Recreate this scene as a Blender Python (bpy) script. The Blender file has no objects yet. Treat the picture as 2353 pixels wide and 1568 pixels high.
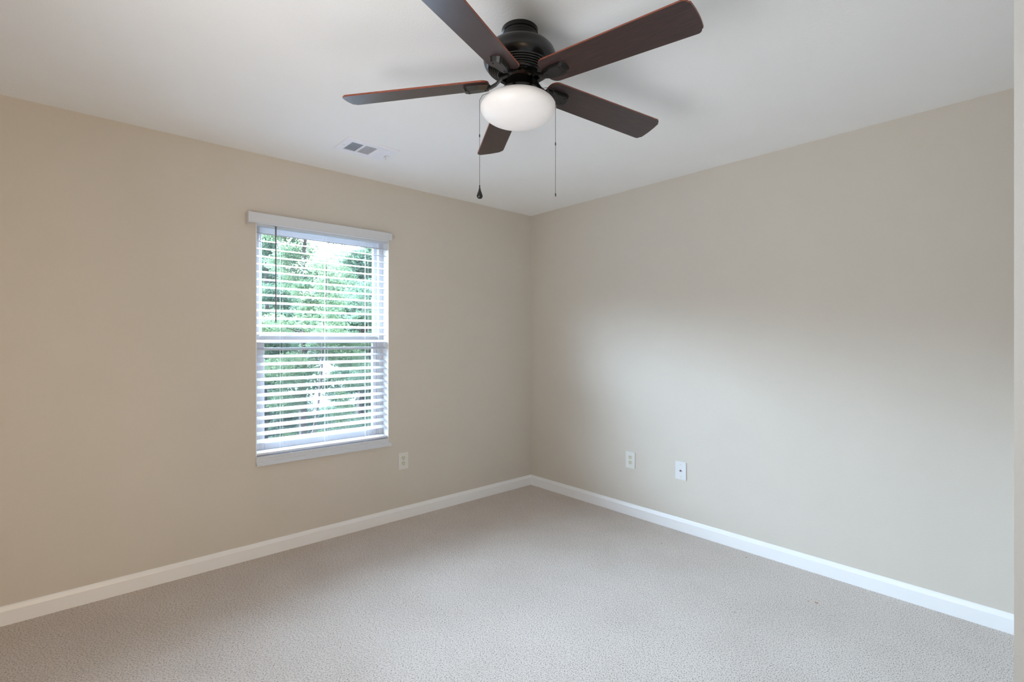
import bpy, bmesh, math, random
from mathutils import Vector, Matrix, Euler
R = math.radians
sc = bpy.context.scene
col = sc.collection

# ------------------------------------------------------------------ camera
CAM = Vector((-3.157, -3.275, 1.313))
cd = bpy.data.cameras.new('camera')
cam = bpy.data.objects.new('camera', cd); col.objects.link(cam)
cam.location = CAM
cam.rotation_euler = (R(90), 0, R(-41.78))
cd.sensor_fit = 'HORIZONTAL'; cd.sensor_width = 36.0
cd.lens = 36.0 * 1147.7 / 2353.0
cd.shift_y = -(784.0 - 781.5) / 2353.0
cd.clip_start = 0.02
sc.camera = cam

# ------------------------------------------------------------------ light and exposure
sc.view_settings.view_transform = 'Standard'
sc.view_settings.look = 'None'
sc.view_settings.gamma = 1.0
sc.view_settings.exposure = 0.08
sc.view_settings.use_curve_mapping = False
sc.cycles.max_bounces = 14
sc.cycles.diffuse_bounces = 9
sc.cycles.glossy_bounces = 4
sc.cycles.transmission_bounces = 8
sc.cycles.transparent_max_bounces = 24
sc.cycles.sample_clamp_indirect = 4.0
sc.cycles.use_denoising = True

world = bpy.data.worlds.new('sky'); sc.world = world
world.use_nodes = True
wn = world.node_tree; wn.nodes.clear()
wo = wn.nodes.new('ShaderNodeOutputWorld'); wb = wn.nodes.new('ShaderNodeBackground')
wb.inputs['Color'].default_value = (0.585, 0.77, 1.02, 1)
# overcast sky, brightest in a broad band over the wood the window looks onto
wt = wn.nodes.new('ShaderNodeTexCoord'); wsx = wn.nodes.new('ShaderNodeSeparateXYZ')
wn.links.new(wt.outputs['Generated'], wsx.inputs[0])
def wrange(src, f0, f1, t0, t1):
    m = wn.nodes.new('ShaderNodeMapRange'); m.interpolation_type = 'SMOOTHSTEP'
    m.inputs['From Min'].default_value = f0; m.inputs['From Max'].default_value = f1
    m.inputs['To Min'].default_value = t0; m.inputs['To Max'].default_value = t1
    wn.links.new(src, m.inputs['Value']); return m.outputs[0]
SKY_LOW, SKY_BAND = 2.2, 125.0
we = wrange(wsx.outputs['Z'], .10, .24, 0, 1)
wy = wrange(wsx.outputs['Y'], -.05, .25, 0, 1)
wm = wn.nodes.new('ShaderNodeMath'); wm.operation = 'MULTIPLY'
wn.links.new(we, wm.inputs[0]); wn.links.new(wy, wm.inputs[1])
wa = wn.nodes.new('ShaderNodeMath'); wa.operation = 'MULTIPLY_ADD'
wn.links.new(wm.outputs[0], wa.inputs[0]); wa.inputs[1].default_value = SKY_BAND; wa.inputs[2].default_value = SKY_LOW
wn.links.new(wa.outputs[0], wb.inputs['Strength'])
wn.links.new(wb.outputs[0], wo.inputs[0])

def area(name, loc, rot, sx, sy, power, colour, portal=False, spread=180):
    ld = bpy.data.lights.new(name, 'AREA'); ld.shape = 'RECTANGLE'
    ld.size = sx; ld.size_y = sy; ld.energy = power; ld.color = colour; ld.spread = R(spread)
    o = bpy.data.objects.new(name, ld); col.objects.link(o)
    o.location = loc; o.rotation_euler = rot
    if portal: ld.cycles.is_portal = True
    return o
# daylight enters by the window opening (a sampling portal, it gives no light of its own)
area('window_portal', (-1.862, 0.17, 1.33), (R(-90), 0, 0), 0.94, 1.52, 1, (1, 1, 1), portal=True)
# the hall behind the open door at the photographer's back
area('hall_light', (-3.30, -3.86, 1.05), (R(90), 0, 0), 0.78, 1.9, 10.5, (1.0, 0.73, 0.46), spread=100)
# added soft fill before the unseen side wall; no window is built there
area('side_fill_light', (-3.80, -2.3, 1.35), (R(90+22), 0, R(-90)), 0.9, 1.4, 24, (.96, .98, 1.0), spread=125)

# ------------------------------------------------------------------ helpers
def tag(o, label=None, cat=None, group=None, kind=None):
    if label: o['label'] = label
    if cat: o['category'] = cat
    if group: o['group'] = group
    if kind: o['kind'] = kind
    return o
def empty(name, loc=(0, 0, 0), parent=None):
    o = bpy.data.objects.new(name, None); col.objects.link(o); o.location = loc
    o.empty_display_size = 0.05
    if parent: o.parent = parent
    return o

class MB:
    def __init__(s): s.v = []; s.f = []; s.m = []
    def add(s, vs, fs, mi=0, M=None):
        b = len(s.v)
        for p in vs:
            p = Vector(p)
            s.v.append(M @ p if M else p)
        for f in fs: s.f.append([b + i for i in f]); s.m.append(mi)
        return s
    def box(s, x0, x1, y0, y1, z0, z1, mi=0, M=None):
        vs = [(x0,y0,z0),(x1,y0,z0),(x1,y1,z0),(x0,y1,z0),(x0,y0,z1),(x1,y0,z1),(x1,y1,z1),(x0,y1,z1)]
        fs = [(3,2,1,0),(4,5,6,7),(0,1,5,4),(1,2,6,5),(2,3,7,6),(3,0,4,7)]
        return s.add(vs, fs, mi, M)
    def lathe(s, prof, n=64, c=(0, 0), mi=0, M=None, caps=True):
        vs = []; fs = []
        for r, z in prof:
            for i in range(n):
                a = 2*math.pi*i/n; vs.append((c[0]+r*math.cos(a), c[1]+r*math.sin(a), z))
        for j in range(len(prof)-1):
            for i in range(n):
                k = (i+1) % n
                fs.append((j*n+i, (j+1)*n+i, (j+1)*n+k, j*n+k))
        if caps:
            if prof[0][0] > 1e-5: fs.append(list(range(n)))
            if prof[-1][0] > 1e-5: fs.append(list(reversed([(len(prof)-1)*n+i for i in range(n)])))
        return s.add(vs, fs, mi, M)
    def prism(s, pts, z0, z1, mi=0, side=None, M=None, inset=None):
        n = len(pts); side = mi if side is None else side
        cx = sum(p[0] for p in pts)/n; cy = sum(p[1] for p in pts)/n
        k = 1.0 if inset is None else inset
        lo = [(cx+(p[0]-cx)*k, cy+(p[1]-cy)*k, z0) for p in pts]
        vs = lo + [(p[0], p[1], z1) for p in pts]
        s.add(vs, [list(reversed(range(n))), list(range(n, 2*n))], mi, M)
        return s.add(vs, [(i, (i+1) % n, n+(i+1) % n, n+i) for i in range(n)], side, M)
    def tube(s, pts, rad, n=8, mi=0):
        pts = [Vector(p) for p in pts]
        rads = rad if isinstance(rad, (list, tuple)) else [rad]*len(pts)
        vs = []; fs = []
        for j, p in enumerate(pts):
            t = (pts[min(j+1, len(pts)-1)] - pts[max(j-1, 0)]).normalized()
            a = t.orthogonal().normalized() if abs(t.z) < .99 else Vector((1, 0, 0))
            if abs(t.z) < .99: a = t.cross(Vector((0, 0, 1))).normalized()
            b = t.cross(a).normalized()
            for i in range(n):
                q = 2*math.pi*i/n
                vs.append(p + (a*math.cos(q) + b*math.sin(q))*rads[j])
        for j in range(len(pts)-1):
            for i in range(n):
                k = (i+1) % n; fs.append((j*n+i, j*n+k, (j+1)*n+k, (j+1)*n+i))
        fs.append(list(range(n))); fs.append([(len(pts)-1)*n+i for i in range(n)])
        return s.add(vs, fs, mi)
    def ball(s, c, r, n=8, m=6, mi=0, sz=1.0):
        prof = [(max(1e-6, r*math.sin(math.pi*j/m)), c[2]+r*sz*math.cos(math.pi*j/m)) for j in range(m+1)]
        return s.lathe(prof, n, (c[0], c[1]), mi, caps=False)
    def sweep_x(s, prof, x0, x1, mi=0):
        """closed (y, z) outline run along x"""
        n = len(prof)
        vs = [(x0, p[0], p[1]) for p in prof] + [(x1, p[0], p[1]) for p in prof]
        fs = [(i, (i+1) % n, n+(i+1) % n, n+i) for i in range(n)] + [list(reversed(range(n))), list(range(n, 2*n))]
        return s.add(vs, fs, mi)
    def build(s, name, mats, parent=None, smooth=False, bevel=None, seg=2, loc=None, angle=35):
        me = bpy.data.meshes.new(name)
        me.from_pydata([tuple(v) for v in s.v], [], s.f)
        if not isinstance(mats, (list, tuple)): mats = [mats]
        for m in mats: me.materials.append(m)
        for p, mi in zip(me.polygons, s.m): p.material_index = mi
        bm = bmesh.new(); bm.from_mesh(me)
        bmesh.ops.recalc_face_normals(bm, faces=bm.faces)
        bm.to_mesh(me); bm.free()
        o = bpy.data.objects.new(name, me); col.objects.link(o)
        if parent: o.parent = parent
        if loc: o.location = loc
        if smooth:
            me.shade_smooth()
            try: me.set_sharp_from_angle(angle=R(angle))
            except Exception: pass
        if bevel:
            b = o.modifiers.new('bevel', 'BEVEL'); b.width = bevel; b.segments = seg
            b.limit_method = 'ANGLE'; b.angle_limit = R(30)
        return o

def new_mat(name):
    m = bpy.data.materials.new(name); m.use_nodes = True
    nt = m.node_tree; nt.nodes.clear()
    out = nt.nodes.new('ShaderNodeOutputMaterial')
    return m, nt, out
def pbr(name, c, rough=.5, metal=0, spec=.5, noise=None, bump=None, coat=0, var=None):
    """noise=(scale, strength of colour change), bump=(scale, distance)"""
    m, nt, out = new_mat(name)
    b = nt.nodes.new('ShaderNodeBsdfPrincipled'); nt.links.new(b.outputs[0], out.inputs[0])
    b.inputs['Base Color'].default_value = (*c, 1); b.inputs['Roughness'].default_value = rough
    b.inputs['Metallic'].default_value = metal; b.inputs['Specular IOR Level'].default_value = spec
    b.inputs['Coat Weight'].default_value = coat
    tc = nt.nodes.new('ShaderNodeTexCoord')
    if noise:
        n = nt.nodes.new('ShaderNodeTexNoise'); n.inputs['Scale'].default_value = noise[0]; n.inputs['Detail'].default_value = 4
        nt.links.new(tc.outputs['Object'], n.inputs['Vector'])
        r = nt.nodes.new('ShaderNodeValToRGB'); k = noise[1]
        r.color_ramp.elements[0].position = .3; r.color_ramp.elements[1].position = .7
        r.color_ramp.elements[0].color = (c[0]*(1-k), c[1]*(1-k), c[2]*(1-k), 1)
        r.color_ramp.elements[1].color = (min(1, c[0]*(1+k)), min(1, c[1]*(1+k)), min(1, c[2]*(1+k)), 1)
        nt.links.new(n.outputs['Fac'], r.inputs['Fac']); nt.links.new(r.outputs['Color'], b.inputs['Base Color'])
    if bump:
        n2 = nt.nodes.new('ShaderNodeTexNoise'); n2.inputs['Scale'].default_value = bump[0]; n2.inputs['Detail'].default_value = 3
        nt.links.new(tc.outputs['Object'], n2.inputs['Vector'])
        bp = nt.nodes.new('ShaderNodeBump'); bp.inputs['Distance'].default_value = bump[1]; bp.inputs['Strength'].default_value = .6
        nt.links.new(n2.outputs['Fac'], bp.inputs['Height']); nt.links.new(bp.outputs[0], b.inputs['Normal'])
    return m

M = {}
M['paint'] = pbr('greige_wall_paint', (.61, .56, .49), .75, spec=.25, noise=(3, .012), bump=(160, .0012))
M['ceiling'] = pbr('ceiling_paint', (.89, .89, .885), .8, spec=.2, noise=(3, .01), bump=(120, .0012))
M['closet'] = pbr('pale_grey_end_wall_paint', (.60, .61, .60), .6, spec=.3, noise=(3, .01), bump=(160, .001))
M['trim'] = pbr('white_trim_paint', (.84, .84, .84), .35, noise=(6, .01))
M['vinyl'] = pbr('white_window_vinyl', (.66, .67, .70), .35, noise=(8, .01))
M['valance'] = pbr('white_valance', (.62, .64, .67), .4, noise=(30, .01))
M['cord'] = pbr('white_cord', (.85, .85, .87), .7, noise=(300, .04))
M['wand'] = pbr('clear_grey_wand', (.13, .12, .135), .35, noise=(40, .05))
M['black'] = pbr('oil_rubbed_black_metal', (.004, .0034, .0032), .27, metal=.0, spec=.55, coat=.0, noise=(18, .3))
M['bronze'] = pbr('bronze_collar', (.10, .065, .045), .35, metal=.6, noise=(40, .2))
M['bead'] = pbr('dark_bead_chain', (.06, .05, .045), .35, metal=.7, noise=(80, .2))
M['plate'] = pbr('almond_switch_plate', (.69, .68, .635), .4, noise=(20, .01))
M['recept'] = pbr('ivory_receptacle', (.62, .59, .47), .4, noise=(30, .02))
M['slot'] = pbr('dark_socket_slot', (.07, .06, .04), .7, noise=(60, .1))
M['plate_w'] = pbr('white_cable_plate', (.69, .69, .69), .4, noise=(20, .01))
M['connector'] = pbr('coax_connector', (.25, .18, .2), .4, metal=.6, noise=(60, .1))
M['screw'] = pbr('screw_head', (.60, .59, .56), .4, metal=.2, noise=(60, .05))
M['vent'] = pbr('white_register_enamel', (.86, .87, .93), .4, noise=(10, .01))
M['duct'] = pbr('grey_duct_shade', (.30, .33, .37), .7, noise=(10, .1))
M['bark'] = pbr('bark', (.12, .085, .075), .9, noise=(14, .35), bump=(30, .01))
M['ground'] = pbr('leaf_litter', (.018, .018, .016), .95, noise=(1.2, .35), bump=(6, .05))
M['crumb'] = pbr('dry_leaf_crumb', (.42, .17, .06), .8, noise=(300, .3))
M['lint'] = pbr('dark_lint', (.07, .04, .035), .9, noise=(300, .3))

def slat_mat():
    m, nt, out = new_mat('white_slat_vinyl')
    d = nt.nodes.new('ShaderNodeBsdfPrincipled'); d.inputs['Base Color'].default_value = (.76, .77, .80, 1); d.inputs['Roughness'].default_value = .35
    t = nt.nodes.new('ShaderNodeBsdfTranslucent'); t.inputs['Color'].default_value = (.85, .87, .92, 1)
    n = nt.nodes.new('ShaderNodeTexNoise'); n.inputs['Scale'].default_value = 20
    mp = nt.nodes.new('ShaderNodeMapRange'); mp.inputs['To Min'].default_value = .10; mp.inputs['To Max'].default_value = .14
    mx = nt.nodes.new('ShaderNodeMixShader')
    nt.links.new(n.outputs['Fac'], mp.inputs['Value']); nt.links.new(mp.outputs[0], mx.inputs[0])
    nt.links.new(d.outputs[0], mx.inputs[1]); nt.links.new(t.outputs[0], mx.inputs[2]); nt.links.new(mx.outputs[0], out.inputs[0])
    return m
M['slat'] = slat_mat()

def glass_mat():
    m, nt, out = new_mat('window_glass')
    t = nt.nodes.new('ShaderNodeBsdfTransparent'); t.inputs['Color'].default_value = (.96, .98, .97, 1)
    g = nt.nodes.new('ShaderNodeBsdfGlossy'); g.inputs['Roughness'].default_value = .02
    lw = nt.nodes.new('ShaderNodeLayerWeight'); pw = nt.nodes.new('ShaderNodeMath'); pw.operation = 'POWER'; pw.inputs[1].default_value = 5
    nt.links.new(lw.outputs['Facing'], pw.inputs[0])
    f = nt.nodes.new('ShaderNodeMath'); f.operation = 'MULTIPLY_ADD'; f.inputs[1].default_value = .9; f.inputs[2].default_value = .04
    nt.links.new(pw.outputs[0], f.inputs[0])
    mx = nt.nodes.new('ShaderNodeMixShader')
    nt.links.new(f.outputs[0], mx.inputs[0]); nt.links.new(t.outputs[0], mx.inputs[1]); nt.links.new(g.outputs[0], mx.inputs[2])
    nt.links.new(mx.outputs[0], out.inputs[0]); return m
M['glass'] = glass_mat()

def screen_mat():
    m, nt, out = new_mat('insect_screen_mesh')
    t = nt.nodes.new('ShaderNodeBsdfTransparent')
    d = nt.nodes.new('ShaderNodeBsdfDiffuse'); d.inputs['Color'].default_value = (.035, .038, .042, 1)
    n = nt.nodes.new('ShaderNodeTexNoise'); n.inputs['Scale'].default_value = 12
    mp = nt.nodes.new('ShaderNodeMapRange'); mp.inputs['To Min'].default_value = .24; mp.inputs['To Max'].default_value = .32
    mx = nt.nodes.new('ShaderNodeMixShader')
    nt.links.new(n.outputs['Fac'], mp.inputs['Value']); nt.links.new(mp.outputs[0], mx.inputs[0])
    nt.links.new(t.outputs[0], mx.inputs[1]); nt.links.new(d.outputs[0], mx.inputs[2]); nt.links.new(mx.outputs[0], out.inputs[0])
    return m
M['screen'] = screen_mat()

def bowl_mat():
    m, nt, out = new_mat('lit_frosted_glass')
    b = nt.nodes.new('ShaderNodeBsdfPrincipled'); b.inputs['Base Color'].default_value = (.70, .685, .68, 1)
    b.inputs['Roughness'].default_value = .42
    b.inputs['Emission Color'].default_value = (1, .93, .90, 1); b.inputs['Emission Strength'].default_value = .42
    n = nt.nodes.new('ShaderNodeTexNoise'); n.inputs['Scale'].default_value = 7
    mp = nt.nodes.new('ShaderNodeMapRange'); mp.inputs['To Min'].default_value = .13; mp.inputs['To Max'].default_value = .18
    nt.links.new(n.outputs['Fac'], mp.inputs['Value']); nt.links.new(mp.outputs[0], b.inputs['Emission Strength'])
    nt.links.new(b.outputs[0], out.inputs[0]); return m
M['bowl'] = bowl_mat()

def blade_mat():
    m, nt, out = new_mat('walnut_blade')
    b = nt.nodes.new('ShaderNodeBsdfPrincipled'); nt.links.new(b.outputs[0], out.inputs[0])
    b.inputs['Roughness'].default_value = .34; b.inputs['Specular IOR Level'].default_value = .65
    tc = nt.nodes.new('ShaderNodeTexCoord'); mp = nt.nodes.new('ShaderNodeMapping'); mp.inputs['Scale'].default_value = (6, 90, 30)
    n = nt.nodes.new('ShaderNodeTexNoise'); n.inputs['Scale'].default_value = 3; n.inputs['Detail'].default_value = 6
    r = nt.nodes.new('ShaderNodeValToRGB')
    r.color_ramp.elements[0].position = .3; r.color_ramp.elements[0].color = (.018, .008, .007, 1)
    r.color_ramp.elements[1].position = .72; r.color_ramp.elements[1].color = (.048, .022, .019, 1)
    nt.links.new(tc.outputs['Object'], mp.inputs[0]); nt.links.new(mp.outputs[0], n.inputs[0])
    nt.links.new(n.outputs['Fac'], r.inputs[0]); nt.links.new(r.outputs[0], b.inputs['Base Color'])
    bp = nt.nodes.new('ShaderNodeBump'); bp.inputs['Distance'].default_value = .0004; bp.inputs['Strength'].default_value = .4
    nt.links.new(n.outputs['Fac'], bp.inputs['Height']); nt.links.new(bp.outputs[0], b.inputs['Normal'])
    return m
M['blade'] = blade_mat()
M['blade_edge'] = pbr('red_brown_blade_edge', (.22, .055, .028), .4, noise=(60, .2))

def carpet_mat():
    m, nt, out = new_mat('beige_cut_pile_carpet')
    b = nt.nodes.new('ShaderNodeBsdfPrincipled'); nt.links.new(b.outputs[0], out.inputs[0])
    b.inputs['Roughness'].default_value = 1.0; b.inputs['Specular IOR Level'].default_value = .1
    b.inputs['Sheen Weight'].default_value = .15; b.inputs['Sheen Roughness'].default_value = .6
    tc = nt.nodes.new('ShaderNodeTexCoord')
    # tufts lean the same way: stretched noise
    mp = nt.nodes.new('ShaderNodeMapping'); mp.inputs['Rotation'].default_value = (0, 0, R(25)); mp.inputs['Scale'].default_value = (1, 1.5, 1)
    nt.links.new(tc.outputs['Object'], mp.inputs[0])
    n1 = nt.nodes.new('ShaderNodeTexNoise'); n1.inputs['Scale'].default_value = 150; n1.inputs['Detail'].default_value = 3; n1.inputs['Roughness'].default_value = .6
    n2 = nt.nodes.new('ShaderNodeTexNoise'); n2.inputs['Scale'].default_value = 420; n2.inputs['Detail'].default_value = 2
    n3 = nt.nodes.new('ShaderNodeTexNoise'); n3.inputs['Scale'].default_value = 2.5; n3.inputs['Detail'].default_value = 3
    for n in (n1, n2): nt.links.new(mp.outputs[0], n.inputs[0])
    nt.links.new(tc.outputs['Object'], n3.inputs[0])
    ad = nt.nodes.new('ShaderNodeMath'); ad.operation = 'MULTIPLY_ADD'; ad.inputs[1].default_value = .35
    nt.links.new(n2.outputs['Fac'], ad.inputs[0]); nt.links.new(n1.outputs['Fac'], ad.inputs[2])
    r = nt.nodes.new('ShaderNodeValToRGB')
    e = r.color_ramp.elements
    e[0].position = .50; e[0].color = (.12, .055, .055, 1)
    e[1].position = .74; e[1].color = (.80, .72, .65, 1)
    k = e.new(.585); k.color = (.56, .48, .42, 1)
    k = e.new(.65); k.color = (.68, .60, .535, 1)
    nt.links.new(ad.outputs[0], r.inputs[0])
    mxc = nt.nodes.new('ShaderNodeMixRGB'); mxc.blend_type = 'MULTIPLY'; mxc.inputs[0].default_value = 1
    r3 = nt.nodes.new('ShaderNodeValToRGB')
    r3.color_ramp.elements[0].position = .35; r3.color_ramp.elements[0].color = (.93, .92, .91, 1)
    r3.color_ramp.elements[1].position = .65; r3.color_ramp.elements[1].color = (1, 1, 1, 1)
    nt.links.new(n3.outputs['Fac'], r3.inputs[0])
    nt.links.new(r.outputs[0], mxc.inputs[1]); nt.links.new(r3.outputs[0], mxc.inputs[2])
    nt.links.new(mxc.outputs[0], b.inputs['Base Color'])
    bp = nt.nodes.new('ShaderNodeBump'); bp.inputs['Distance'].default_value = .009; bp.inputs['Strength'].default_value = .7
    nt.links.new(ad.outputs[0], bp.inputs['Height']); nt.links.new(bp.outputs[0], b.inputs['Normal'])
    return m
M['carpet'] = carpet_mat()

def leaf_mat(name, c0, c1, tr=.35):
    m, nt, out = new_mat(name)
    tc = nt.nodes.new('ShaderNodeTexCoord'); n = nt.nodes.new('ShaderNodeTexNoise'); n.inputs['Scale'].default_value = 1.6; n.inputs['Detail'].default_value = 5
    r = nt.nodes.new('ShaderNodeValToRGB'); r.color_ramp.elements[0].position = .35; r.color_ramp.elements[1].position = .65
    r.color_ramp.elements[0].color = (*c0, 1); r.color_ramp.elements[1].color = (*c1, 1)
    nt.links.new(tc.outputs['Object'], n.inputs[0]); nt.links.new(n.outputs['Fac'], r.inputs[0])
    d = nt.nodes.new('ShaderNodeBsdfDiffuse'); t = nt.nodes.new('ShaderNodeBsdfTranslucent'); mx = nt.nodes.new('ShaderNodeMixShader')
    mx.inputs[0].default_value = tr
    nt.links.new(r.outputs[0], d.inputs[0]); nt.links.new(r.outputs[0], t.inputs[0])
    nt.links.new(d.outputs[0], mx.inputs[1]); nt.links.new(t.outputs[0], mx.inputs[2]); nt.links.new(mx.outputs[0], out.inputs[0])
    return m
M['leaf_pale'] = leaf_mat('pale_green_foliage', (.075, .115, .062), (.19, .235, .13))
M['leaf_dark'] = leaf_mat('dark_green_foliage', (.065, .10, .068), (.14, .185, .115))
M['leaf_shrub'] = leaf_mat('shrub_foliage', (.045, .075, .035), (.11, .145, .065))

# ------------------------------------------------------------------ the room
H = 2.44; XW = -3.85; YS = -3.90; CX0 = -2.20; CY0 = -3.2236
WX0, WX1, WZ0, WZ1 = -2.302, -1.422, .605, 2.06
T = .14
MB().box(XW-T, T, YS-T, T, -.12, 0).build('floor', M['carpet'])['kind'] = 'structure'
MB().box(XW-T, T, YS-T, T, H, H+.1).build('ceiling', M['ceiling'])['kind'] = 'structure'
b = MB()
b.box(XW-T, WX0, 0, T, 0, H).box(WX1, T, 0, T, 0, H).box(WX0, WX1, 0, T, 0, WZ0-.02).box(WX0, WX1, 0, T, WZ1, H)
b.build('wall_left', M['paint'])['kind'] = 'structure'
MB().box(0, T, YS-T, 0, 0, H).build('wall_right', M['paint'])['kind'] = 'structure'
MB().box(XW-T, XW, YS-T, 0, 0, H).build('wall_side', M['paint'])['kind'] = 'structure'
b = MB()   # rear wall with the doorway to the hall
b.box(XW, -3.72, YS-T, YS, 0, H).box(-2.88, CX0, YS-T, YS, 0, H).box(-3.72, -2.88, YS-T, YS, 2.05, H)
b.build('wall_back', M['paint'])['kind'] = 'structure'
b = MB()   # the hall beyond the doorway
b.box(-4.9, -4.8, -5.6, YS-T, 0, H).box(-1.6, -1.5, -5.6, YS-T, 0, H).box(-4.9, -1.5, -5.7, -5.6, 0, H).box(-4.9, XW-T, YS-T, YS-T+.1, 0, H)
b.build('wall_hall', M['paint'])['kind'] = 'structure'
MB().box(-4.9, -1.5, -5.7, YS-T, -.12, 0).build('floor_hall', M['carpet'])['kind'] = 'structure'
MB().box(-4.9, -1.5, -5.7, YS-T, H, H+.1).build('ceiling_hall', M['ceiling'])['kind'] = 'structure'
MB().box(CX0, 0, YS-T, CY0, 0, H).build('wall_closet', M['closet'])['kind'] = 'structure'

# baseboards with an eased top edge
def base_prof(h=.088, t=.014):
    return [(0, 0), (-t, 0), (-t, h*.74), (-t*.86, h*.80), (-t*.6, h*.93), (-t*.35, h), (0, h)]
o = MB().sweep_x(base_prof(), XW, -.0001).build('baseboard_left', M['trim']); o['kind'] = 'structure'
b = MB(); pr = base_prof(); n = len(pr)
vs = [(p[0], CY0, p[1]) for p in pr] + [(p[0], p[0]*0 - .0001, p[1]) for p in pr]
b.add(vs, [(i, (i+1) % n, n+(i+1) % n, n+i) for i in range(n)] + [list(range(n)), list(reversed(range(n, 2*n)))])
b.build('baseboard_right', M['trim'])['kind'] = 'structure'
b = MB(); vs = [(XW-p[0], YS, p[1]) for p in pr] + [(XW-p[0], 0, p[1]) for p in pr]
b.add(vs, [(i, (i+1) % n, n+(i+1) % n, n+i) for i in range(n)] + [list(range(n)), list(reversed(range(n, 2*n)))])
b.build('baseboard_side', M['trim'])['kind'] = 'structure'

# ------------------------------------------------------------------ window
w = empty('window_1', (-1.862, .07, WZ0)); w['kind'] = 'structure'
def wloc(o):   # children are modelled in room coordinates
    o.matrix_parent_inverse = Matrix.Translation(-w.location); return o
b = MB(); lt = .012
b.box(WX0, WX0+.004, -.001, .128, WZ0, WZ1).box(WX1-.004, WX1, -.001, .128, WZ0, WZ1).box(WX0+.004, WX1-.004, .0, .128, WZ1-.004, WZ1)
wloc(b.build('window_jamb', M['trim'], w))
b = MB(); fx0, fx1 = WX0+.004, WX1-.004; fw = .036
b.box(fx0, fx0+fw, .075, .14, WZ0, WZ1-.004).box(fx1-fw, fx1, .075, .14, WZ0, WZ1-.004)
b.box(fx0+fw, fx1-fw, .0755, .1395, WZ1-.04, WZ1-.004).box(fx0+fw, fx1-fw, .0755, .1395, WZ0, WZ0+.0215)
for k in (0, 1): # fine track ribs on the jambs
    x = fx1-fw-.0035 + k*0; 
b.box(fx1-fw-.004, fx1-fw, .082, .086, WZ0+.022, WZ1-.04).box(fx0+fw, fx0+fw+.004, .082, .086, WZ0+.022, WZ1-.04)
wloc(b.build('window_frame', M['vinyl'], w, bevel=.0015, seg=1))
ux0, ux1 = -2.262, -1.462
b = MB()   # upper sash, outer track
b.box(ux0, ux0+.022, .108, .134, 1.30, 2.02).box(ux1-.024, ux1, .108, .134, 1.30, 2.02)
b.box(ux0+.022, ux1-.024, .109, .133, 1.295, 1.335).box(ux0+.022, ux1-.024, .109, .133, 1.985, 2.02)
us = wloc(b.build('upper_sash', M['vinyl'], w, bevel=.002, seg=1))
g = MB().box(ux0+.01, ux1-.01, .119, .123, 1.31, 2.0).build('pane', M['glass'], us); g.matrix_parent_inverse = us.matrix_parent_inverse.copy(); g.matrix_parent_inverse = Matrix.Identity(4)
b = MB()   # lower sash, inner track
b.box(ux0, ux0+.030, .080, .106, .627, 1.34).box(ux1-.044, ux1-.016, .080, .106, .627, 1.34).box(ux1-.012, ux1, .084, .106, .627, 1.34)
b.box(ux0+.030, ux1-.044, .0805, .1055, 1.292, 1.340).box(ux0+.030, ux1-.044, .0805, .1055, .627, .668).box(ux1-.016, ux1-.012, .09, .10, .627, 1.34)
b.box(ux0+.012, ux1-.014, .072, .0798, 1.333, 1.342)
ls = wloc(b.build('lower_sash', M['vinyl'], w, bevel=.002, seg=1))
g = MB().box(ux0+.02, ux1-.03, .091, .095, .65, 1.30).build('pane', M['glass'], ls)
for x in (-2.09, -1.63):
    b = MB().box(x-.03, x+.03, .078, .106, 1.341, 1.352).box(x-.012, x+.016, .070, .095, 1.350, 1.360)
    wloc(b.build('sash_lock', M['vinyl'], w, bevel=.002))
wloc(MB().box(ux0+.012, ux1-.012, .1375, .138, .63, 1.31).build('insect_screen', M['screen'], w))
# sill with its moulded apron
prof = [(.14, .605), (-.002, .605), (-.006, .603), (-.006, .592), (-.004, .588), (-.006, .580), (-.012, .573), (-.016, .571), (-.017, .566), (-.018, .562), (-.024, .559), (-.026, .553), (-.024, .5515), (0, .5515), (0, .585), (.14, .585)]
wloc(MB().sweep_x(prof, WX0+.0005, WX1-.0005).build('window_sill', M['valance'], w))
wloc(MB().sweep_x([(0, .575), (-.012, .575), (-.020, .563), (-.026, .553), (-.024, .5515), (0, .5515)], WX1-.0005, WX1+.014).build('window_sill', M['valance'], w))

# ------------------------------------------------------------------ blind
bl = empty('window_blind', (-1.862, .03, 2.05))
tag(bl, 'white horizontal slat blind with valance, open over the only window', 'blind')
def bp_(o): o.matrix_parent_inverse = Matrix.Translation(-bl.location); return o
SX0, SX1 = WX0+.006, WX1-.008
b = MB()
b.box(-2.358, -1.452, -.062, -.052, 2.008, 2.070).box(-2.358, -2.350, -.052, -.001, 2.008, 2.070)
b.box(-2.358, -1.452, -.064, -.061, 2.010, 2.015)
vo = bp_(b.build('valance', M['valance'], bl, bevel=.003, seg=3))
bp_(MB().box(-1.450, WX1+.001, -.050, -.002, 2.022, 2.071).build('valance_clip', M['valance'], bl, bevel=.002))
bp_(MB().box(SX0, SX1, .002, .056, 2.008, 2.052).build('headrail', M['slat'], bl, bevel=.003))
TILT = R(17.5); pitch = .04738; zf = 1.960
sm = MB()
n = 6; top = []; bot = []
for i in range(n+1):
    u = -.025 + .05*i/n; cr = .0018*(1-(u/.025)**2)
    top.append((u, cr+.0013)); bot.append((u, cr-.0013))
prof = top + bot[::-1]
prof = [(u*math.cos(TILT)-z*math.sin(TILT), u*math.sin(TILT)+z*math.cos(TILT)) for u, z in prof]
sm.sweep_x(prof, -(SX1-SX0)/2, (SX1-SX0)/2)
slat = sm.build('slat', M['slat'], bl, smooth=True, angle=50)
me0 = slat.data
for i in range(28):
    s = slat if i == 0 else slat.copy()
    if i: col.objects.link(s); s.parent = bl
    s.location = Vector(((SX0+SX1)/2, .040, zf + .0078 - pitch*i)) - bl.location
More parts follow.
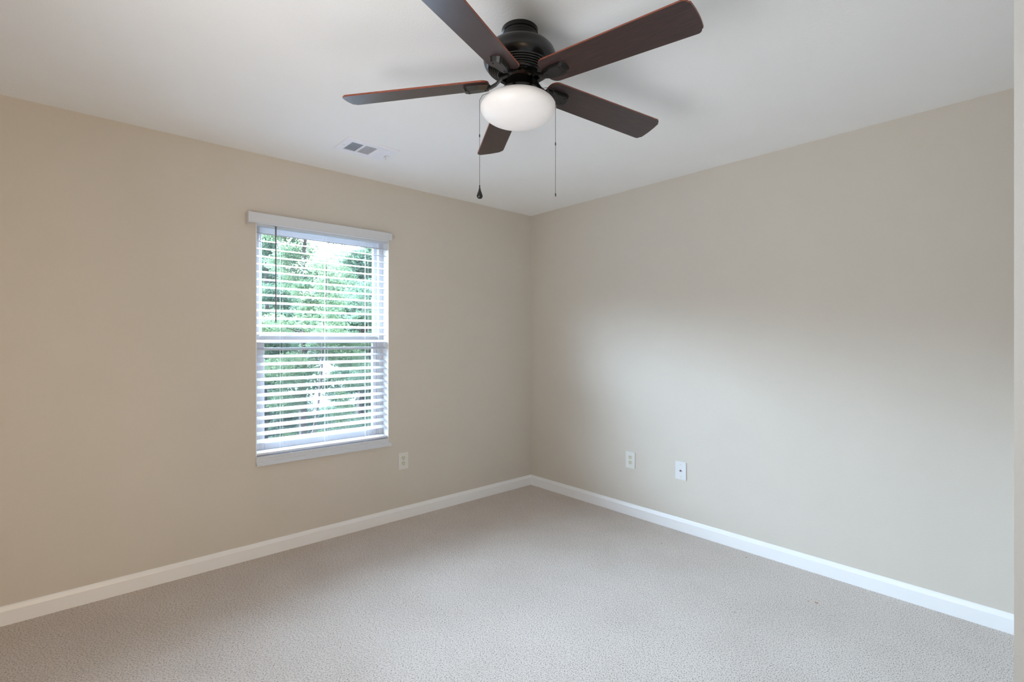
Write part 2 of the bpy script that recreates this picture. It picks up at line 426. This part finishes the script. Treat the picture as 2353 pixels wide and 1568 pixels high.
br = MB().box(-(SX1-SX0)/2, (SX1-SX0)/2, -.026, .026, -.0075, .0075).build('bottom_rail', M['slat'], bl, bevel=.003)
br.location = Vector(((SX0+SX1)/2, .034, .6195)) - bl.location; br.rotation_euler = (R(7), 0, 0)
random.seed(3)
for x in (-2.145, -1.862, -1.575):
    b = MB()
    for y in (.0145, .0655):
        b.tube([(x+.002, y, 2.01), (x+.002, y, .625)], .0008, 5)
    b.tube([(x-.006, .040, 2.01), (x-.006, .040, .625)], .0010, 5)
    for i in range(28):
        z = zf+.0078-pitch*i - .0035
        b.tube([(x+.002, .0145, z-.0075), (x+.002, .0655, z+.0085)], .0006, 4)
    bp_(b.build('ladder_cord', M['cord'], bl))
# loose cord ends knotted at the foot
for x, dx in ((-2.135, .045), (-1.850, .035), (-1.585, -.03)):
    pts = [(x, .010, .624), (x+dx*.35, -.004, .600), (x+dx*.6, -.008, .603), (x+dx*.8, -.008, .612), (x+dx, -.007, .596)]
    bp_(MB().tube(pts, .0011, 5).build('cord_end', M['cord'], bl))
wd = MB()
wx, wy = -2.195, -.022
wd.tube([(wx, wy, 2.008), (wx, wy, 1.436), (wx, wy, 1.425)], [.0046, .0046, .0054], 8)
wd.tube([(wx, wy, 2.008), (wx, wy+.03, 2.018)], .0015, 6)
bp_(wd.build('tilt_wand', M['wand'], bl, smooth=True))

# ------------------------------------------------------------------ ceiling fan
FX, FY = -1.926, -1.940
fan = empty('ceiling_fan', (FX, FY, H))
tag(fan, 'black five-blade ceiling fan with walnut blades and frosted bowl light', 'ceiling fan')
def lz(prof): return [(r, z-H) for r, z in prof]
MB().lathe(lz([(.064, 2.44), (.066, 2.438), (.066, 2.424), (.0625, 2.422), (.0615, 2.414), (.064, 2.411), (.0655, 2.405), (.0655, 2.386)])).build('canopy', M['black'], fan, smooth=True)
prof = [(.060, 2.389), (.078, 2.387), (.087, 2.384), (.088, 2.380), (.100, 2.376), (.115, 2.367), (.126, 2.354), (.1315, 2.340), (.1325, 2.326), (.129, 2.313), (.122, 2.303), (.116, 2.299)]
r, z = .116, 2.299
for k in range(5):
    prof += [(r, z), (r-.0005, z-.0035), (r-.003, z-.0045), (r-.0055, z-.0035), (r-.006, z-.0015)]
    r -= .0065; z -= .0048
prof += [(r, z), (r-.004, z-.004), (.070, z-.003), (.064, 2.290), (.02, 2.290)]
MB().lathe(lz(prof), 96).build('motor_housing', M['black'], fan, smooth=True, angle=50)
MB().lathe(lz([(.050, 2.2915), (.052, 2.289), (.052, 2.284), (.048, 2.281), (.030, 2.2805)])).build('flywheel', M['black'], fan, smooth=True)
b = MB().lathe(lz([(.033, 2.282), (.033, 2.252)]), 32)
for k in range(4):
    a = R(20+90*k); b.box(-.001, .001, .0325, .0345, 2.254-H, 2.279-H, M=Matrix.Rotation(a, 4, 'Z'))
b.build('collar', M['bronze'], fan, smooth=True)
MB().lathe(lz([(.030, 2.2615), (.044, 2.2605), (.0475, 2.257), (.050, 2.246), (.056, 2.232), (.065, 2.222), (.0675, 2.216), (.0675, 2.206), (.060, 2.202)])).build('light_fitter', M['black'], fan, smooth=True, angle=50)
prof = [(.058, 2.214), (.060, 2.2145), (.0635, 2.2145)]
a_, c_, z_ = .1368, .060, 2.1665
for k in range(4, 33):
    t = math.pi*k/64 + R(13)
    q = t if t < math.pi/2 else t
for k in range(0, 37):
    t = R(27) + (math.pi-R(27))*k/36
    rr = a_*math.sin(t); zz = z_ + c_*math.cos(t)*(.88 if t < math.pi/2 else 1)
    prof.append((max(rr, 1e-5), zz))
bo = MB().lathe(lz(prof), 96, caps=False).build('glass_bowl', M['bowl'], fan, smooth=True, angle=60)
bo.location = (-.004, .004, -.0115)

# blades and their arms
Rb = .650; r0 = .112; wt = .0652; wr = .0585
def halfw(u): return wr + (wt-wr)*(u-.18)/(Rb-.18)
def corner(cx, cy, a0, a1, rad, n=6):
    return [(cx+rad*math.cos(R(a0+(a1-a0)*i/n)), cy+rad*math.sin(R(a0+(a1-a0)*i/n))) for i in range(n+1)]
pts = []
rr = .032; pts += corner(r0+rr, -halfw(r0)+rr, 180, 270, rr)
rt = .016; pts += corner(Rb-rt-.004, -wt+rt, 270, 345, rt)
for i in range(1, 8):
    v = -wt + 2*wt*i/8; pts.append((Rb + .007*(1-(v/wt)**2) - .002, v))
pts += corner(Rb-rt-.004, wt-rt, 15, 90, rt)
pts += corner(r0+rr, halfw(r0)-rr, 90, 180, rr)
bm_ = MB().prism(pts, -.003, .003, 0, side=1)
blade = bm_.build('fan_blade', [M['blade'], M['blade_edge']], fan, bevel=.0008, seg=1)
pod = [(.108, -.011), (.116, -.015), (.150, -.024), (.196, -.025), (.207, -.019), (.211, -.008), (.211, .008), (.207, .019), (.196, .025), (.150, .024), (.116, .015), (.108, .011)]
am = MB().prism(pod, -.019, -.003, inset=.86)
mid = [((p[0]-.165)*.55+.165, p[1]*.5) for p in pod]
sec = [(.040, .0275, .018), (.062, .021, .016), (.088, -.001, .012), (.108, -.009, .011), (.125, -.012, .011)]
vs = []; fs = []
for u, z, hw in sec:
    vs += [(u, -hw, z-.005), (u, hw, z-.005), (u, hw*.8, z+.004), (u, -hw*.8, z+.004)]
for j in range(len(sec)-1):
    for i in range(4): fs.append((4*j+i, 4*j+(i+1) % 4, 4*j+4+(i+1) % 4, 4*j+4+i))
fs += [(0, 1, 2, 3), (19, 18, 17, 16)]
am.add(vs, fs)
for (u, v) in ((.128, 0), (.190, .013), (.190, -.013)):
    am.lathe([(.0035, -.0185), (.0035, -.0205), (.002, -.0215)], 10, (u, v))
arm = am.build('blade_arm', M['black'], fan, bevel=.003, seg=2)
for k in range(5):
    th = R(30.19 + 72*k - 41.78); sl = (.0607, .0350, .0590, .0607, .0607)[k]
    for src in (blade, arm):
        o = src if k == 0 else src.copy()
        if k: col.objects.link(o); o.parent = fan
        o.location = (0, 0, 2.2535-H)
        o.rotation_euler = (R(-12.88), math.atan(sl), th)

# pull chains
RV = Vector((.7457, -.6663, 0)); FV = Vector((.6663, .7457, 0))
def chain(off, df, z_end, z_joint, pend):
    P = RV*off + FV*df; u = P.normalized(); q = MB()
    path = [Vector((u.x*.066, u.y*.066, 2.214-H)), Vector((u.x*.10, u.y*.10, 2.216-H)), Vector((P.x*.93, P.y*.93, 2.203-H)), Vector((P.x, P.y, 2.185-H)), Vector((P.x, P.y, z_end-H))]
    step = .0031; prev = path[0]; carry = 0
    for a, bb in zip(path[:-1], path[1:]):
        L = (bb-a).length; d = (bb-a)/L; s = carry
        while s < L:
            q.ball(tuple(a+d*s), .00125, 6, 4); s += step
        carry = s-L
        q.tube([a, bb], .0004, 4)
    o = q.build('pull_chain', M['bead'], fan, smooth=True)
    for zc in ([z_joint, z_end+.0045] if pend else [z_joint, z_end]):
        c = MB().lathe([(.0009, zc-H+.006), (.0021, zc-H+.004), (.0021, zc-H-.004), (.0009, zc-H-.006)], 10, (P.x, P.y))
        c.build('chain_connector', M['black'], o, smooth=True)
    if pend:
        pr = [(.0015, 0), (.0030, -.001), (.0034, -.0045), (.0050, -.011), (.0085, -.020), (.0110, -.028), (.0105, -.0345), (.0070, -.0385), (.001, -.0400)]
        MB().lathe([(r, z+z_end-H) for r, z in pr], 24, (P.x, P.y)).build('teardrop_pendant', M['black'], o, smooth=True, angle=60)
chain(-.1460, 0, 1.866, 2.056, True)
chain(.1262, -.040, 1.829, 2.010, False)

# ------------------------------------------------------------------ ceiling register
vx0, vx1, vy0, vy1 = -1.988, -1.680, -.612, -.400
vt = empty('ceiling_vent', ((vx0+vx1)/2, (vy0+vy1)/2, H))
tag(vt, 'white three-way air register set flat in the ceiling before the window', 'vent')
vl = Vector(vt.location)
def vp(o): o.matrix_parent_inverse = Matrix.Translation(-vl); return o
W = vx1-vx0; D = vy1-vy0
banks = [(vx0+.040, vx0+.112), (vx0+.122, vx0+.194), (vx0+.204, vx0+.272)]
ya, yb = vy0+.042, vy1-.036
b = MB(); z0, z1 = H-.009, H-.0005
b.box(vx0, vx1, vy0, ya, z0, z1).box(vx0, vx1, yb, vy1, z0, z1)
xs = [vx0] + [q for bk in banks for q in bk] + [vx1]
for i in range(0, 8, 2): b.box(xs[i], xs[i+1], ya, yb, z0, z1)
b.prism([(vx0-.004, vy0-.004), (vx1+.004, vy0-.004), (vx1+.004, vy1+.004), (vx0-.004, vy1+.004)], H-.0025, H-.0003)
b.v = b.v  # outer lip
fr = vp(b.build('vent_frame', M['vent'], vt, bevel=.0012, seg=1))
# flat dark sheets behind the louvres stand in for the recess's shade
b = MB()
for x0, x1 in banks: b.box(x0, x1, ya, yb, H-.0032, H-.0026)
vp(b.build('duct_shade_sheet', M['duct'], vt))
def louvre(along_y, c, lo, hi, ang, wd_, t=.0008):
    q = MB()
    if along_y: q.box(-wd_/2, wd_/2, lo, hi, -t/2, t/2, M=Matrix.Translation((c, 0, H-.0065)) @ Matrix.Rotation(-ang, 4, 'Y'))
    else: q.box(lo, hi, -wd_/2, wd_/2, -t/2, t/2, M=Matrix.Translation((0, c, H-.0065)) @ Matrix.Rotation(ang, 4, 'X'))
    vp(q.build('louvre', M['vent'], vt))
for i in range(6):
    x0, x1 = banks[0]; louvre(True, x0+(x1-x0)*(i+.5)/6, ya, yb, R(40), .0075)
for i in range(16):
    x0, x1 = banks[1]; louvre(False, ya+(yb-ya)*(i+.5)/16, x0, x1, R(16), .0082)
for i in range(6):
    x0, x1 = banks[2]; louvre(True, x0+(x1-x0)*(i+.5)/6, ya, yb, R(-34), .0086)
b = MB().box(vx1-.030, vx1-.027, vy0+.10, vy0+.13, H-.013, H-.009).tube([(vx1-.0285, vy0+.115, H-.010), (vx1-.022, vy0+.122, H-.030)], .0022, 6)
vp(b.build('damper_lever', M['screw'], vt))
for x in (vx0+.018, vx1-.012):
    vp(MB().lathe([(.0035, H-.0088), (.0035, H-.0100), (.002, H-.0108)], 12, (x, (vy0+vy1)/2)).build('screw', M['screw'], vt, smooth=True))

# ------------------------------------------------------------------ wall plates
def plate_shape(w_, h_, t=.006):
    return MB().prism([(-w_/2, -h_/2), (w_/2, -h_/2), (w_/2, h_/2), (-w_/2, h_/2)], 0, t)
def outlet(loc, rz, label):
    e = empty('wall_outlet', loc); e.rotation_euler = (0, 0, rz)
    tag(e, label, 'outlet')
    S = Matrix.Rotation(R(90), 4, 'X')      # local z (thickness) -> -y, towards the room
    w_, h_ = .080, .122
    b = MB(); pts = [(-w_/2, -h_/2), (w_/2, -h_/2), (w_/2, h_/2), (-w_/2, h_/2)]
    b.prism(pts, 0, .0055, M=S)
    b.build('cover_plate', M['plate'], e, bevel=.0025, seg=3)
    for s in (-1, 1):
        cy = s*.0195; pts = []
        for i in range(28):
            a = 2*math.pi*i/28; x = .0172*math.cos(a); y = .0172*math.sin(a)
            pts.append((x, max(-.0142, min(.0142, y))+cy))
        rc = MB().prism(pts, .004, .0068, M=S).build('receptacle', M['recept'], e, bevel=.0008, seg=1)
        b = MB()
        b.box(-.0078, -.0052, cy+.001, cy+.0100, .0066, .0070, M=S).box(.0054, .0076, cy+.0015, cy+.0090, .0066, .0070, M=S)
        b.lathe([(.0026, .0066), (.0026, .0070)], 14, (0, cy-.0070), M=S)
        b.build('socket_slots', M['slot'], rc)
    MB().lathe([(.0030, .0050), (.0030, .0064), (.002, .0070)], 14, (0, 0), M=S).build('screw', M['screw'], e, smooth=True)
    return e
outlet((-1.306, 0, .425), 0, 'almond duplex outlet low on the beige wall beside the window')
outlet((0, -1.076, .414), R(-90), 'duplex outlet on the brightly lit right wall, nearer the corner')
e = empty('cable_plate', (0, -1.487, .414)); e.rotation_euler = (0, 0, R(-90))
tag(e, 'white cable wall plate with one small connector, right of an outlet', 'wall plate')
S = Matrix.Rotation(R(90), 4, 'X'); w_, h_ = .080, .122
MB().prism([(-w_/2, -h_/2), (w_/2, -h_/2), (w_/2, h_/2), (-w_/2, h_/2)], 0, .0055, M=S).build('cover_plate', M['plate_w'], e, bevel=.0025, seg=3)
MB().lathe([(.0062, .005), (.0062, .0075), (.0046, .0076), (.0046, .0150), (.0030, .0152)], 18, M=S).build('coax_connector', M['connector'], e, smooth=True)
for s in (-1, 1):
    MB().lathe([(.0032, .0050), (.0032, .0062), (.002, .0068)], 14, (0, s*.0415), M=S).build('screw', M['screw'], e, smooth=True)

# ------------------------------------------------------------------ crumbs on the carpet
def floor_pt(px, py):
    dx = (px-1176.5)/1147.7; dz = (py-781.5)/1147.7
    t = CAM.z/dz; d = FV + RV*dx
    return Vector((CAM.x, CAM.y, 0)) + d*t
def crumb(px, py, L, wd_, ang, mat, label):
    p = floor_pt(px, py); random.seed(int(px)); q = MB()
    n = 7; pts = []
    for i in range(n):
        a = 2*math.pi*i/n; k = random.uniform(.7, 1.15)
        pts.append((L/2*math.cos(a)*k, wd_/2*math.sin(a)*k))
    q.prism(pts, 0, .0018, M=Matrix.Rotation(R(ang), 4, 'Z'))
    o = q.build('carpet_crumb', mat); o.location = (p.x, p.y, .0)
    o.modifiers.new('round', 'BEVEL').width = .0004
    tag(o, label, 'debris', 'crumbs lying on the carpet')
crumb(1876, 1386, .016, .006, -75, M['crumb'], 'orange leaf crumb on the carpet, the biggest speck')
crumb(1857.5, 1383, .007, .004, -60, M['crumb'], 'tiny brown crumb just left of the orange crumb on carpet')
crumb(1714.5, 1282, .013, .004, -5, M['lint'], 'dark sliver on the carpet close to the right baseboard')
crumb(1520.5, 1249, .006, .005, 10, M['lint'], 'small dark dot on the carpet farthest from the camera')
crumb(1688.5, 1408, .006, .004, 20, M['lint'], 'dark lint speck on the carpet in front of the dark sliver')

# ------------------------------------------------------------------ outdoors
GZ = -2.7
gr_ = MB().box(-60, 60, .6, 80, GZ-.3, GZ).build('ground', M['ground']); gr_['kind'] = 'structure'
def foliage(name, blobs, n, size, mat, parent, seed, flat=.6, needle=False):
    rnd = random.Random(seed); q = MB()
    tot = sum(bb[3]**2 for bb in blobs)
    for bx, by, bz, br_ in blobs:
        k = int(n*br_**2/tot)
        for i in range(k):
            while True:
                p = Vector((rnd.uniform(-1, 1), rnd.uniform(-1, 1), rnd.uniform(-1, 1)))
                if .25 < p.length < 1: break
            p = Vector((bx, by, bz)) + Vector((p.x*br_, p.y*br_, p.z*br_*flat))
            a = Vector((rnd.gauss(0, 1), rnd.gauss(0, 1), rnd.gauss(0, .6))).normalized()
            c = a.orthogonal().normalized(); c = (Matrix.Rotation(rnd.uniform(0, 6.28), 3, a) @ c)
            L = size*rnd.uniform(.6, 1.4); Wd = L*(.16 if needle else .42)
            q.add([p-a*L/2, p+c*Wd/2, p+a*L/2, p-c*Wd/2+Vector((0, 0, -.1*L))], [(0, 1, 2, 3)])
    me = bpy.data.meshes.new(name); me.from_pydata([tuple(v) for v in q.v], [], q.f); me.materials.append(mat)
    o = bpy.data.objects.new(name, me); col.objects.link(o); o.parent = parent
    return o
def tree(name, x, y, h, lean, crown, n, size, mat, label, group, seed, trunk=.12, lowest=.3, needle=False, flat=.6):
    rnd = random.Random(seed); root = empty(name, (x, y, GZ)); tag(root, label, 'tree', group)
    q = MB(); P = []; 
    for i in range(9):
        t = i/8; P.append(Vector((lean[0]*t + rnd.uniform(-.06, .06)*h*.12, lean[1]*t + rnd.uniform(-.06, .06)*h*.12, h*t)))
    q.tube(P, [trunk*(1-.85*i/8) for i in range(9)], 8)
    blobs = []
    nb = 26
    for j in range(nb):
        t = lowest + (1-lowest)*(j+.5)/nb; k = min(7, int(t*8)); base = P[k].lerp(P[k+1], t*8-k)
        a = rnd.uniform(0, 6.28); L = crown*(1.05-t*.75)*rnd.uniform(.6, 1.1)
        e_ = base + Vector((math.cos(a)*L, math.sin(a)*L, L*rnd.uniform(-.05, .35)))
        m_ = base.lerp(e_, .5) + Vector((0, 0, .12*L))
        q.tube([base, m_, e_], [trunk*.28*(1.1-t), trunk*.16*(1.1-t), .006], 5)
        blobs.append((e_.x, e_.y, e_.z, crown*rnd.uniform(.24, .38)))
        blobs.append((m_.x, m_.y, m_.z, crown*rnd.uniform(.20, .30)))
    q.build('trunk', M['bark'], root, smooth=True)
    foliage('foliage', blobs, n, size, mat, root, seed+1, flat, needle)
    return root
TG = 'trees outside the window'
tree('pine_tree', 1.15, 9.3, 8.3, (.2, .1), 1.75, 56000, .068, M['leaf_pale'], 'pale green bushy tree filling most of the upper window pane', None, 11, .13, .30)
tree('leaning_tree', .02, 5.9, 5.6, (.5, .1), .75, 4000, .06, M['leaf_pale'], 'slim leaning tree with a pinkish trunk behind the lower pane', None, 5, .042, .68)
tree('sapling', 1.00, 6.7, 2.9, (.22, .1), .5, 1500, .055, M['leaf_shrub'], 'thin pale sapling right of the leaning tree behind the lower pane', None, 8, .026, .55)
tree('dark_tree', 4.45, 10.6, 8.5, (-.2, 0), 1.75, 42000, .072, M['leaf_dark'], 'darker green tree seen through the right side of the window', None, 23, .16, .10)
tree('dense_tree', 1.5, 13.7, 8.2, (.1, 0), 1.6, 30000, .10, M['leaf_dark'], 'dark leafy tree seen past the left edge of the window glass', None, 31, .16, .06)
spots = [(5.7, 15.8), (10.2, 15.4), (-3.0, 14.6), (3.5, 20.2), (7.9, 20.2), (12.3, 20.0), (-.9, 19.6), (5.5, 24.8), (9.9, 24.8)]
bt = tree('forest_tree', *spots[0], 8.6, (.2, 0), 1.8, 26000, .13, M['leaf_dark'], 'dim leafy tree at the back of the wood outside the window', TG, 41, .18, .04)
for i, s in enumerate(spots[1:]):
    c = bt.copy(); col.objects.link(c); c.location = (s[0], s[1], GZ); c.rotation_euler = (0, 0, 1.3*(i+1)); c.scale = (1, 1, 1+.04*(i % 3))
    for ch in bt.children:
        k = ch.copy(); col.objects.link(k); k.parent = c
def shrub(x, y, r, label, group, seed):
    root = empty('shrub', (x, y, GZ)); tag(root, label, 'shrub', group)
    rnd = random.Random(seed); q = MB(); bl_ = []
    for j in range(9):
        a = rnd.uniform(0, 6.28); L = r*rnd.uniform(.3, .9); e_ = Vector((math.cos(a)*L, math.sin(a)*L, r*rnd.uniform(.7, 1.5)))
        q.tube([(0, 0, 0), tuple(e_*.5+Vector((0, 0, .1))), tuple(e_)], [.03, .02, .006], 5); bl_.append((e_.x, e_.y, e_.z, r*.5))
    q.build('stems', M['bark'], root)
    foliage('foliage', bl_, 8000, .07, M['leaf_shrub'], root, seed, .8)
SG = 'shrubs outside the window'
shrub(-.45, 7.5, .62, 'bright green shrub at the lower left of the window view', None, 61)
shrub(2.45, 7.6, .70, 'bright green shrub at the lower right of the window view', None, 62)
shrub(1.9, 11.6, .75, 'low green shrub in the shade at the foot of the wood', None, 63)

# low undergrowth covering the forest floor
rnd = random.Random(77); q = MB()
for i in range(42000):
    x = rnd.uniform(-5, 11); y = rnd.uniform(5.2, 24); z = GZ + rnd.uniform(0, .45) + .25*math.sin(x*1.7+y)*math.sin(y*1.3)
    a = Vector((rnd.gauss(0, 1), rnd.gauss(0, 1), rnd.gauss(0, .7))).normalized(); c = Matrix.Rotation(rnd.uniform(0, 6.28), 3, a) @ a.orthogonal().normalized()
    L = rnd.uniform(.08, .2); p = Vector((x, y, max(GZ+.02, z)))
    q.add([p-a*L/2, p+c*L*.22, p+a*L/2, p-c*L*.22], [(0, 1, 2, 3)])
me = bpy.data.meshes.new('undergrowth'); me.from_pydata([tuple(v) for v in q.v], [], q.f); me.materials.append(M['leaf_dark'])
o = bpy.data.objects.new('undergrowth', me); col.objects.link(o)
o.parent = gr_; o['kind'] = 'stuff'
